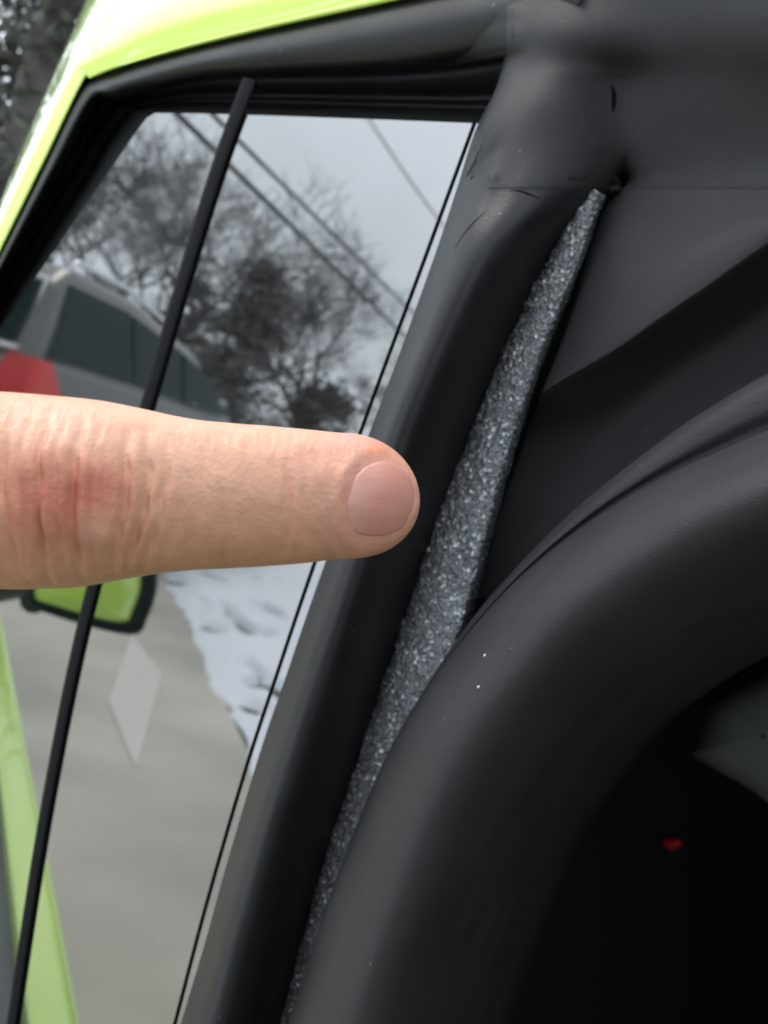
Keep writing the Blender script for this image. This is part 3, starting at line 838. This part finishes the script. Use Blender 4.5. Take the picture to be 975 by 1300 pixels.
# hand and forearm beyond the frame, in camera space (right, up, forward)
def CS(a, b, c): return CAM + RC * a + UC * b + FC * c
base_c, _, _ = ring_frame(xs[0]); r0 = f_half(xs[0]) * f_dep(xs[0]) / FPX
ext_st = [(CS(-.245, -.120, -.20), .042, .040), (CS(-.185, -.075, -.08), .038, .034), (CS(-.148, -.045, .01), .030, .024), (CS(-.138, -.035, .045), .032, .021), (CS(-.122, -.024, .075), .040, .019),
          (CS(-.104, -.014, .103), .034, .016), (CS(-.091, -.003, .121), .0175, .0135), (CS(-.078, .002, .131), .0140, .0125), (base_c, r0, r0 * .93)]
dc = dense([s[0] for s in ext_st], 8)
dr = dense([Vector((s[1], s[2], 0)) for s in ext_st], 8)
for i in range(len(dc) - 1):
    t = (dc[i + 1] - dc[max(i - 1, 0)]).normalized()
    uu = (UC - t * UC.dot(t)).normalized(); w = t.cross(uu)
    if w.dot(-FC) < 0 and i > len(dc) // 2: w = -w
    if i <= len(dc) // 2 and w.dot(-RC - FC) < 0: w = -w
    for j in range(NTH):
        th = 2 * math.pi * j / NTH
        hv.append(dc[i] + uu * dr[i].x * math.cos(th) + w * dr[i].y * math.sin(th)); tone.append(Vector((0.62, 0.37, 0.25)))
for x in xs:
    for j in range(NTH):
        th = 2 * math.pi * j / NTH
        hv.append(finger_pt(x, th)); tone.append(base_tone(x, f_center(x) - f_half(x) * math.cos(th)))
nr = len(hv) // NTH
hf = grid_faces(nr, NTH, True)
hv.append(P(XT, 635, f_dep(XT))); tone.append(base_tone(530, 635))
for j in range(NTH): hf.append(((nr - 1) * NTH + j, len(hv) - 1, (nr - 1) * NTH + (j + 1) % NTH))
# the curled fingers and thumb
def limb(pts, rad):
    b = len(hv)
    d = dense([CS(*p) for p in pts], 6); rr = dense([Vector((r, 0, 0)) for r in rad], 6)
    tube_geo(hv, hf, d, [max(q.x, .001) for q in rr], 14)
    tone.extend([Vector((0.58, 0.36, 0.26))] * (len(hv) - b))
for k, (dy, ln) in enumerate(((-.024, 1.0), (-.043, .95), (-.060, .8))):
    limb([(-.110, dy + .006, .100), (-.088, dy + .004, .118 - .002 * k), (-.064 - .006 * k, dy, .118), (-.062 - .006 * k, dy - .002, .100), (-.080, dy, .092), (-.094, dy, .094), (-.097, dy, .095)],
         [.0095, .0100, .0095, .0090, .0085, .0070, .002])
limb([(-.135, -.030, .052), (-.112, -.024, .066), (-.088, -.020, .080), (-.070, -.028, .086), (-.058, -.036, .090), (-.054, -.039, .091)], [.015, .0135, .011, .0105, .009, .002])
person = obj('person', hv, hf, M_SKIN)
ca = person.data.color_attributes.new('tone', 'FLOAT_COLOR', 'POINT')
buf = []
for t in tone: buf += [t.x, t.y, t.z, 1.0]
ca.data.foreach_set('color', buf)
tag(person, 'bare index finger pointing right across the window at the black door seal', 'person')
# nail
nv, nf, ntone = [], [], []
NRI, NPH = 34, 96
for i in range(NRI):
    f = i / (NRI - 1)
    for j in range(NPH):
        phi = 2 * math.pi * j / NPH
        r = nail_r(phi) * 1.02 * f
        x = NC[0] + r * math.cos(phi); y = NC[1] + r * math.sin(phi)
        hh = f_half(x); k = max(-0.985, min(0.985, (f_center(x) - y) / hh))
        th = math.acos(k)
        c, u, w = ring_frame(x); rr = hh * f_dep(x) / FPX
        p = c + u * (rr * k) + w * (rr * .93 * math.sin(th))
        nrm = u * k + w * math.sin(th)
        lift = 0.00030 * (1 - f ** 2.5) - 0.00060 * max(0, (f - .86) / .14) ** 1.5
        ridge = 0.00003 * noise.noise((x * .02, y * .35, 3.0))
        nv.append(p + nrm * (lift - 0.00036 + ridge))
        c = Vector((0.52, 0.235, 0.185)).lerp(Vector((0.58, 0.33, 0.27)), 0.6 * g(x, 444, 13))
        c = c.lerp(Vector((0.64, 0.47, 0.38)), 0.75 * max(0.0, min(1.0, (f - .90) / .08)) * max(0.0, min(1.0, (x - 500) / 14)))
        c = c.lerp(Vector((0.46, 0.20, 0.15)), 0.5 * max(0.0, min(1.0, (f - .86) / .12)) * (1.0 if x < 500 else 0.0))
        ntone.append(c * (1 + .05 * noise.noise((x * .05, y * .05, 1))))
nf = grid_faces(NRI, NPH, True)
nail_o = obj('fingernail', nv, nf, M_NAIL, person)
ca = nail_o.data.color_attributes.new('tone', 'FLOAT_COLOR', 'POINT')
buf = []
for t in ntone: buf += [t.x, t.y, t.z, 1.0]
ca.data.foreach_set('color', buf)
# the photographer's unseen body behind the camera, added to block sky light
def rings_obj(name, st, m, parent, sides=28, k=5, pw=1.0):
    """st: (centre, right radius, depth radius), stacked upright rings"""
    cc = dense([Vector(a[0]) for a in st], k); rr = dense([Vector((a[1], a[2], 0)) for a in st], k)
    v = []
    for c, r in zip(cc, rr):
        for q in range(sides):
            an = 2 * math.pi * q / sides
            co, si = math.cos(an), math.sin(an)
            v.append(c + BR * (max(r.x, .002) * math.copysign(abs(co) ** pw, co)) + BF * (max(r.y, .002) * math.copysign(abs(si) ** pw, si)))
    n = len(cc)
    f = grid_faces(n, sides, True) + [tuple(range((n - 1) * sides, n * sides)), tuple(reversed(range(sides)))]
    return obj(name, v, f, m, parent)
BC = Vector((0.20, -0.68, 0.0))
BF = Vector((-0.35, 0.94, 0)).normalized(); BR = Vector((BF.y, -BF.x, 0))
def bp(r, f, z): return BC + BR * r + BF * f + Vector((0, 0, z))
rings_obj('jacket', [(bp(0, -.02, .72), .20, .14), (bp(0, -.02, .85), .19, .14), (bp(0, -.02, 1.0), .185, .135), (bp(0, .0, 1.2), .205, .14), (bp(0, .01, 1.32), .215, .125), (bp(0, .01, 1.40), .16, .095), (bp(0, .02, 1.45), .075, .075), (bp(0, .025, 1.50), .068, .07)], M_UNSEENCLOTH, person, pw=.85)
for sx in (-1, 1):
    rings_obj('trouser_leg', [(bp(sx * .10, 0, .06), .055, .065), (bp(sx * .10, 0, .30), .062, .07), (bp(sx * .10, .01, .46), .068, .075), (bp(sx * .10, 0, .74), .095, .115)], M_UNSEENTROUSER, person, sides=18)
    rings_obj('shoe', [(bp(sx * .11, .06, .005), .05, .14), (bp(sx * .11, .05, .05), .048, .13), (bp(sx * .105, .0, .10), .042, .06)], M_SUVBLACK, person, sides=18)
hd = rings_obj('head', [(bp(0, .03, 1.47), .052, .055), (bp(0, .04, 1.53), .055, .06), (bp(0, .075, 1.555), .05, .07), (bp(0, .07, 1.60), .066, .085), (bp(0, .06, 1.66), .073, .094), (bp(0, .055, 1.71), .072, .094), (bp(0, .05, 1.755), .052, .07), (bp(0, .05, 1.775), .01, .015)], M_FACE, person)
rings_obj('hair', [(bp(0, .02, 1.64), .079, .075), (bp(0, .02, 1.69), .082, .085), (bp(0, .035, 1.735), .076, .098), (bp(0, .04, 1.775), .05, .068), (bp(0, .04, 1.79), .01, .015)], M_BARK, person)
rings_obj('nose', [(bp(0, .145, 1.625), .014, .014), (bp(0, .155, 1.632), .015, .018), (bp(0, .148, 1.665), .009, .014)], M_FACE, hd, sides=10)
sl_v, sl_f = [], []
tube_geo(sl_v, sl_f, dense([bp(-.19, .0, 1.35), bp(-.27, .05, 1.20), bp(-.30, .12, 1.07), CS(-.262, -.132, -.24), CS(-.185, -.075, -.08), CS(-.168, -.061, -.04)], 6), [.075] * 7 + [.066] * 6 + [.06] * 6 + [.055] * 6 + [.048] * 6, 24, caps=False)
obj('sleeve', sl_v, sl_f, M_UNSEENCLOTH, person)
sl_v, sl_f = [], []
tube_geo(sl_v, sl_f, dense([bp(.19, .0, 1.35), bp(.29, .04, 1.18), bp(.31, .13, 1.02), bp(.22, .26, 1.05), bp(.15, .33, 1.09)], 6), [.075] * 7 + [.066] * 6 + [.058] * 6 + [.048] * 6, 24, caps=False)
obj('sleeve', sl_v, sl_f, M_UNSEENCLOTH, person)

# ------------------------------------------------------------------ parked SUV mirrored in the pane
SUVD = 6.2
rc = VD(44, 470, SUVD); rc.z = 0
fcn = VD(430, 540, SUVD + 4.7); fcn.z = 0
sdir = (fcn - rc).normalized()
sside = Vector((-sdir.y, sdir.x, 0))
if (VD(-200, 430, SUVD) - rc).dot(sside) < 0: sside = -sside
suv_o = rc + sside * 0.92
rz = math.atan2(sdir.y, sdir.x)
suv = empty('parked_suv', Vector((suv_o.x, suv_o.y, 0.004)), rz)
suv.scale = (1, 1, 1.1)
tag(suv, 'silver SUV with red tail lamp mirrored in the tinted window above the finger', 'suv')
def lp(name, verts, faces, m, parent=suv, smooth=False):
    me = bpy.data.meshes.new(name); me.from_pydata([tuple(v) for v in verts], [], faces); me.validate()
    if smooth: me.polygons.foreach_set('use_smooth', [True] * len(me.polygons))
    me.materials.append(m)
    o = bpy.data.objects.new(name, me); COL.objects.link(o); o.parent = parent
    return o
def sect(secs, name, m, parent=suv, bevel=0.05):
    """secs: (x, z, half width) rings front to back built as 4-corner sections"""
    bm = bmesh.new()
    rings = []
    for (x, zb, zt, wb, wt) in secs:
        rings.append([bm.verts.new((x, -wb, zb)), bm.verts.new((x, wb, zb)), bm.verts.new((x, wt, zt)), bm.verts.new((x, -wt, zt))])
    for a, b in zip(rings, rings[1:]):
        for i in range(4):
            bm.faces.new((a[i], a[(i + 1) % 4], b[(i + 1) % 4], b[i]))
    bm.faces.new(list(reversed(rings[0]))); bm.faces.new(rings[-1])
    bmesh.ops.recalc_face_normals(bm, faces=bm.faces)
    ed = [e for e in bm.edges if e.calc_face_angle(0) > 0.3]
    bmesh.ops.bevel(bm, geom=ed, offset=bevel, segments=3, profile=0.5, affect='EDGES')
    return bm_obj(name, bm, m, parent, smooth=True, local=True)
sect([(0.0, .36, 1.12, .86, .88), (.10, .34, 1.17, .90, .90), (2.0, .32, 1.16, .92, .90), (3.35, .32, 1.08, .92, .88), (4.4, .34, .90, .88, .78), (4.62, .40, .74, .78, .70)], 'body', M_SUV, bevel=.05)
gh = [(.05, 1.10, 1.15, .86, .85), (.24, 1.10, 1.58, .88, .73), (.46, 1.10, 1.72, .89, .68), (1.2, 1.10, 1.70, .89, .69), (2.2, 1.08, 1.55, .88, .70), (3.10, 1.0, 1.08, .85, .82)]
roof = sect(gh, 'roof', M_SUV, bevel=.07)
def ghw(z): return .890 - (z - 1.1) * (.89 - .69) / .64
def side_win(x0, x1, x2, x3, z0, z1, z2, s):
    pts = [(x0, z0), (x1, z0), (x2, z2), (x3, z1)]
    out = [Vector((x, s * (ghw(z) + .012), z)) for x, z in pts]
    inn = [Vector((x, s * (ghw(z) - .03), z)) for x, z in pts]
    f = [(0, 1, 2, 3), (0, 4, 5, 1), (1, 5, 6, 2), (2, 6, 7, 3), (3, 7, 4, 0)]
    return out + inn, f
for s in (-1, 1):
    for w in ((.18, 1.10, 1.10, .40, 1.18, 1.61, 1.60), (1.15, 1.85, 1.85, 1.15, 1.18, 1.59, 1.50), (1.90, 2.7, 2.25, 1.90, 1.17, 1.49, 1.42)):
        v, f = side_win(*w, s)
        lp('side_window', v, f, M_SUVGLASS)
    tube_v, tube_f = [], []
    tube_geo(tube_v, tube_f, [Vector((x, s * .60, z)) for x, z in ((.50, 1.70), (.60, 1.77), (1.2, 1.76), (1.9, 1.66), (2.0, 1.58))], .018, 8)
    lp('roof_rail', tube_v, tube_f, M_CHROME, smooth=True)
    # tail lamp
    bmv = [(-.03, s * .60, .92), (-.03, s * .90, .92), (.0, s * .90, 1.16), (.0, s * .72, 1.16), (.30, s * .925, 1.0), (.16, s * .912, 1.16), (.05, s * .925, .92), (.06, s * .912, 1.16), (.2, s * .5, .92), (.2, s * .6, 1.16)]
    lamp = lp('tail_lamp', bmv, [(0, 1, 2, 3), (1, 6, 7, 2), (6, 4, 5, 7), (0, 8, 9, 3), (2, 7, 9, 3), (7, 5, 9)], M_TAIL)
    lp('reversing_lens', [(-.045, s * .62, .86), (-.045, s * .91, .86), (-.045, s * .91, .93), (-.045, s * .62, .93), (.26, s * .935, .90), (.26, s * .935, .96), (.04, s * .935, .86), (.04, s * .935, .94)], [(0, 1, 2, 3), (1, 6, 7, 2), (6, 4, 5, 7)], M_LENS, lamp)
    for x in (.92, 3.75):
        wv, wf = [], []
        tube_geo(wv, wf, [Vector((x, s * .70, .34)), Vector((x, s * .72, .34)), Vector((x, s * .90, .34)), Vector((x, s * .925, .34))], [.30, .34, .34, .30], 28)
        wh = lp('wheel', wv, wf, M_TYRE, smooth=True)
        rv, rf = [], []
        tube_geo(rv, rf, [Vector((x, s * .86, .34)), Vector((x, s * .932, .34)), Vector((x, s * .94, .34))], [.22, .22, .06], 24)
        lp('rim', rv, rf, M_RIM, wh, smooth=True)
        av, af = [], []
        for i in range(17):
            an = math.pi * i / 16
            for r in (.36, .42):
                av.append((x + r * math.cos(an), s * .926, .34 + r * math.sin(an)))
        af = [(2 * i, 2 * i + 1, 2 * i + 3, 2 * i + 2) for i in range(16)]
        lp('wheel_arch', av, af, M_SUVBLACK)
lp('rear_window', [(.060, -.72, 1.20), (.060, .72, 1.20), (.235, .66, 1.58), (.235, -.66, 1.58), (.30, -.6, 1.2), (.30, .6, 1.2)], [(3, 2, 1, 0), (0, 1, 5, 4)], M_SUVGLASS)
rvv, rff = [], []
tube_geo(rvv, rff, [Vector((x, y, z)) for x, y, z in ((.050, -.74, 1.19), (.050, .74, 1.19), (.236, .68, 1.60), (.236, -.68, 1.60), (.050, -.74, 1.19))], .018, 6)
lp('rear_window_trim', rvv, rff, M_CHROME)
sect([(-.10, .36, .58, .80, .84), (-.05, .34, .62, .88, .88), (.25, .34, .62, .925, .925)], 'rear_bumper', M_SUVBLACK, bevel=.03)

# ------------------------------------------------------------------ trees
def bare_tree(name, base, h, seed, label, spread=0.55, levels=6, group=None, mtw=M_TWIG, lean=0.0):
    rnd = random.Random(seed)
    root = empty(name, Vector((base.x, base.y, 0)))
    tag(root, label, 'tree', group)
    tv, tf, bv, bf = [], [], [], []
    def grow(p, d, L, r, lev):
        n = 3
        pts, rad = [p.copy()], [r]
        q, dd = p.copy(), d.copy()
        for i in range(n):
            dd = (dd + Vector((rnd.uniform(-1, 1), rnd.uniform(-1, 1), rnd.uniform(-.5, .9))) * 0.16).normalized()
            q = q + dd * (L / n); pts.append(q.copy()); rad.append(r * (1 - 0.45 * (i + 1) / n))
        if lev <= 1: tube_geo(tv, tf, pts, rad, 7, caps=False)
        else: tube_geo(bv, bf, pts, rad, 3, caps=False)
        if lev >= levels: return
        for c in range(rnd.choice((3, 3, 4)) if lev < levels - 1 else 4):
            k = rnd.uniform(.45, 1.0); i = min(n - 1, int(k * n)); st = pts[i].lerp(pts[i + 1], k * n - i)
            side = Vector((rnd.uniform(-1, 1), rnd.uniform(-1, 1), rnd.uniform(-.25, .8))).normalized()
            nd = (dd * (1 - spread) + side * spread).normalized()
            grow(st, nd, L * rnd.uniform(.58, .85), max(rad[i] * .6, .006), lev + 1)
    grow(Vector((base.x, base.y, -0.05)), Vector((lean, 0, 1)).normalized(), h * .33, h * .022, 0)
    obj('trunk', tv, tf, M_BARK, root); obj('crown', bv, bf, mtw, root)
    return root
def leafy(name, base, h, rx, seed, label, m, group=None, count=9000, conic=0.6, leaf=0.09, gap=0.1):
    rnd = random.Random(seed)
    root = empty(name, Vector((base.x, base.y, 0)))
    tag(root, label, 'tree', group)
    tv, tf = [], []
    tube_geo(tv, tf, [Vector((base.x, base.y, z)) for z in (-.05, h * .4, h * .95)], [h * .03, h * .02, h * .004], 8)
    lv, lf = [], []
    n_boughs = 90
    for b in range(n_boughs):
        t = rnd.random() ** 0.9
        z = h * (0.12 + 0.86 * t)
        R = rx * ((1 - t) ** conic) * rnd.uniform(.55, 1.15) + 0.1
        an = rnd.uniform(0, 2 * math.pi)
        dr_ = Vector((math.cos(an), math.sin(an), rnd.uniform(-.25, .3)))
        st = Vector((base.x, base.y, z))
        tube_geo(tv, tf, [st, st + dr_ * R * .5, st + dr_ * R], [.03, .018, .006], 4, caps=False)
        for k in range(count // n_boughs):
            u = rnd.random() ** 0.6
            p = st + dr_ * (R * u) + Vector((rnd.gauss(0, 1), rnd.gauss(0, 1), rnd.gauss(0, .7))) * (0.10 + .12 * R * (1 - .4 * u))
            a = Vector((rnd.uniform(-1, 1), rnd.uniform(-1, 1), rnd.uniform(-1, 1))).normalized() * leaf * rnd.uniform(.6, 1.6)
            c = a.orthogonal().normalized() * leaf * rnd.uniform(.25, .5)
            i = len(lv)
            lv += [p - a, p + c, p + a, p - c]; lf.append((i, i + 1, i + 2, i + 3))
    obj('trunk', tv, tf, M_BARK, root); obj('crown', lv, lf, m, root, smooth=False)
    return root
def at(px, py, dist):
    v = VD(px, py, dist); v.z = 0; return v
bare_tree('bare_tree', at(150, 480, 15), 7.2, 3, 'leafless grey tree mirrored in the window above the SUV roof', group=None)
bare_tree('bare_tree', at(60, 470, 19), 8.0, 8, 'leafless tree mirrored at the left corner of the window', group=None)
bare_tree('bare_tree', at(385, 540, 20), 6.6, 21, 'leafless tree mirrored in the window right of the dark dense tree')
bare_tree('bare_tree', at(455, 560, 23), 5.4, 34, 'low leafless tree mirrored in the window nearest the door seal')
bare_tree('bare_tree', at(255, 520, 24), 9.0, 55, 'tall leafless tree mirrored behind the black division bar')
leafy('dense_tree', at(292, 520, 15), 3.7, 0.95, 5, 'dark dense tree mirrored in the middle of the window', M_DRYLEAF, count=3200, leaf=.08)
leafy('dense_tree', at(400, 560, 17), 2.4, 1.6, 6, 'low dark bush mirrored in the window just above the fingertip', M_DRYLEAF, count=2600, leaf=.08)
leafy('dense_tree', at(215, 500, 18), 3.6, 1.6, 7, 'dark bush mirrored in the window behind the SUV', M_DRYLEAF, count=2200, leaf=.08)
def direct(px, py, dist):
    d = ray(px, py); hh = math.hypot(d.x, d.y)
    p = CAM + d * (dist / hh); p.z = 0; return p
leafy('pine_tree', direct(45, 120, 10.5), 9.5, 2.2, 12, 'dark pine tree behind the car at the top left corner', M_NEEDLE, count=9500, leaf=.10, conic=.45)
bare_tree('bare_tree', direct(10, 150, 13.5), 8.5, 60, 'leafless tree behind the car left of the lime pillar', mtw=M_BARK)

# ------------------------------------------------------------------ power lines mirrored in the pane
def wire(p0, p1, h, r, label, z1=None):
    a = VG(*p0, h); b = VG(*p1, z1 or h)
    d = (b - a)
    a2 = a - d * 1.6; b2 = b + d * 1.2
    pts = []
    for i in range(41):
        t = i / 40
        p = a2.lerp(b2, t); p.z -= 0.25 * (1 - (2 * t - 1) ** 2) - 0.2
        pts.append(p)
    o = tube('power_line', pts, r, M_WIRE, sides=6)
    tag(o, label, 'cable', 'power lines')
    return a2, b2
w1 = wire((232, 148), (502, 414), 6.4, .055, 'thick power line crossing the window reflection on the lower diagonal')
w2 = wire((268, 140), (512, 384), 6.9, .044, 'thinner power line crossing the window reflection on the upper diagonal')
w3 = wire((470, 150), (545, 262), 7.4, .02, 'faint power line mirrored in the top right corner of the window')
for k, (i, nm) in enumerate(((0, 'near'), (1, 'far'))):
    c = (w1[i] + w2[i]) / 2
    pole = empty('utility_pole', Vector((c.x, c.y, 0)))
    tag(pole, 'wooden utility pole at the %s end of the power lines' % nm, 'pole')
    tube('post', [Vector((c.x, c.y, -.1)), Vector((c.x, c.y, 4)), Vector((c.x, c.y, 8.2))], [.15, .13, .10], M_WOOD, pole, sides=12)
    dd = (w2[i] - w1[i]); dd.z = 0
    dd = dd.normalized() if dd.length > .1 else Vector((1, 0, 0))
    tube('crossarm', [Vector((c.x, c.y, 7.1)) - dd * 1.2, Vector((c.x, c.y, 7.1)) + dd * 1.2], .06, M_WOOD, pole, sides=6)
bpy.context.view_layer.update()
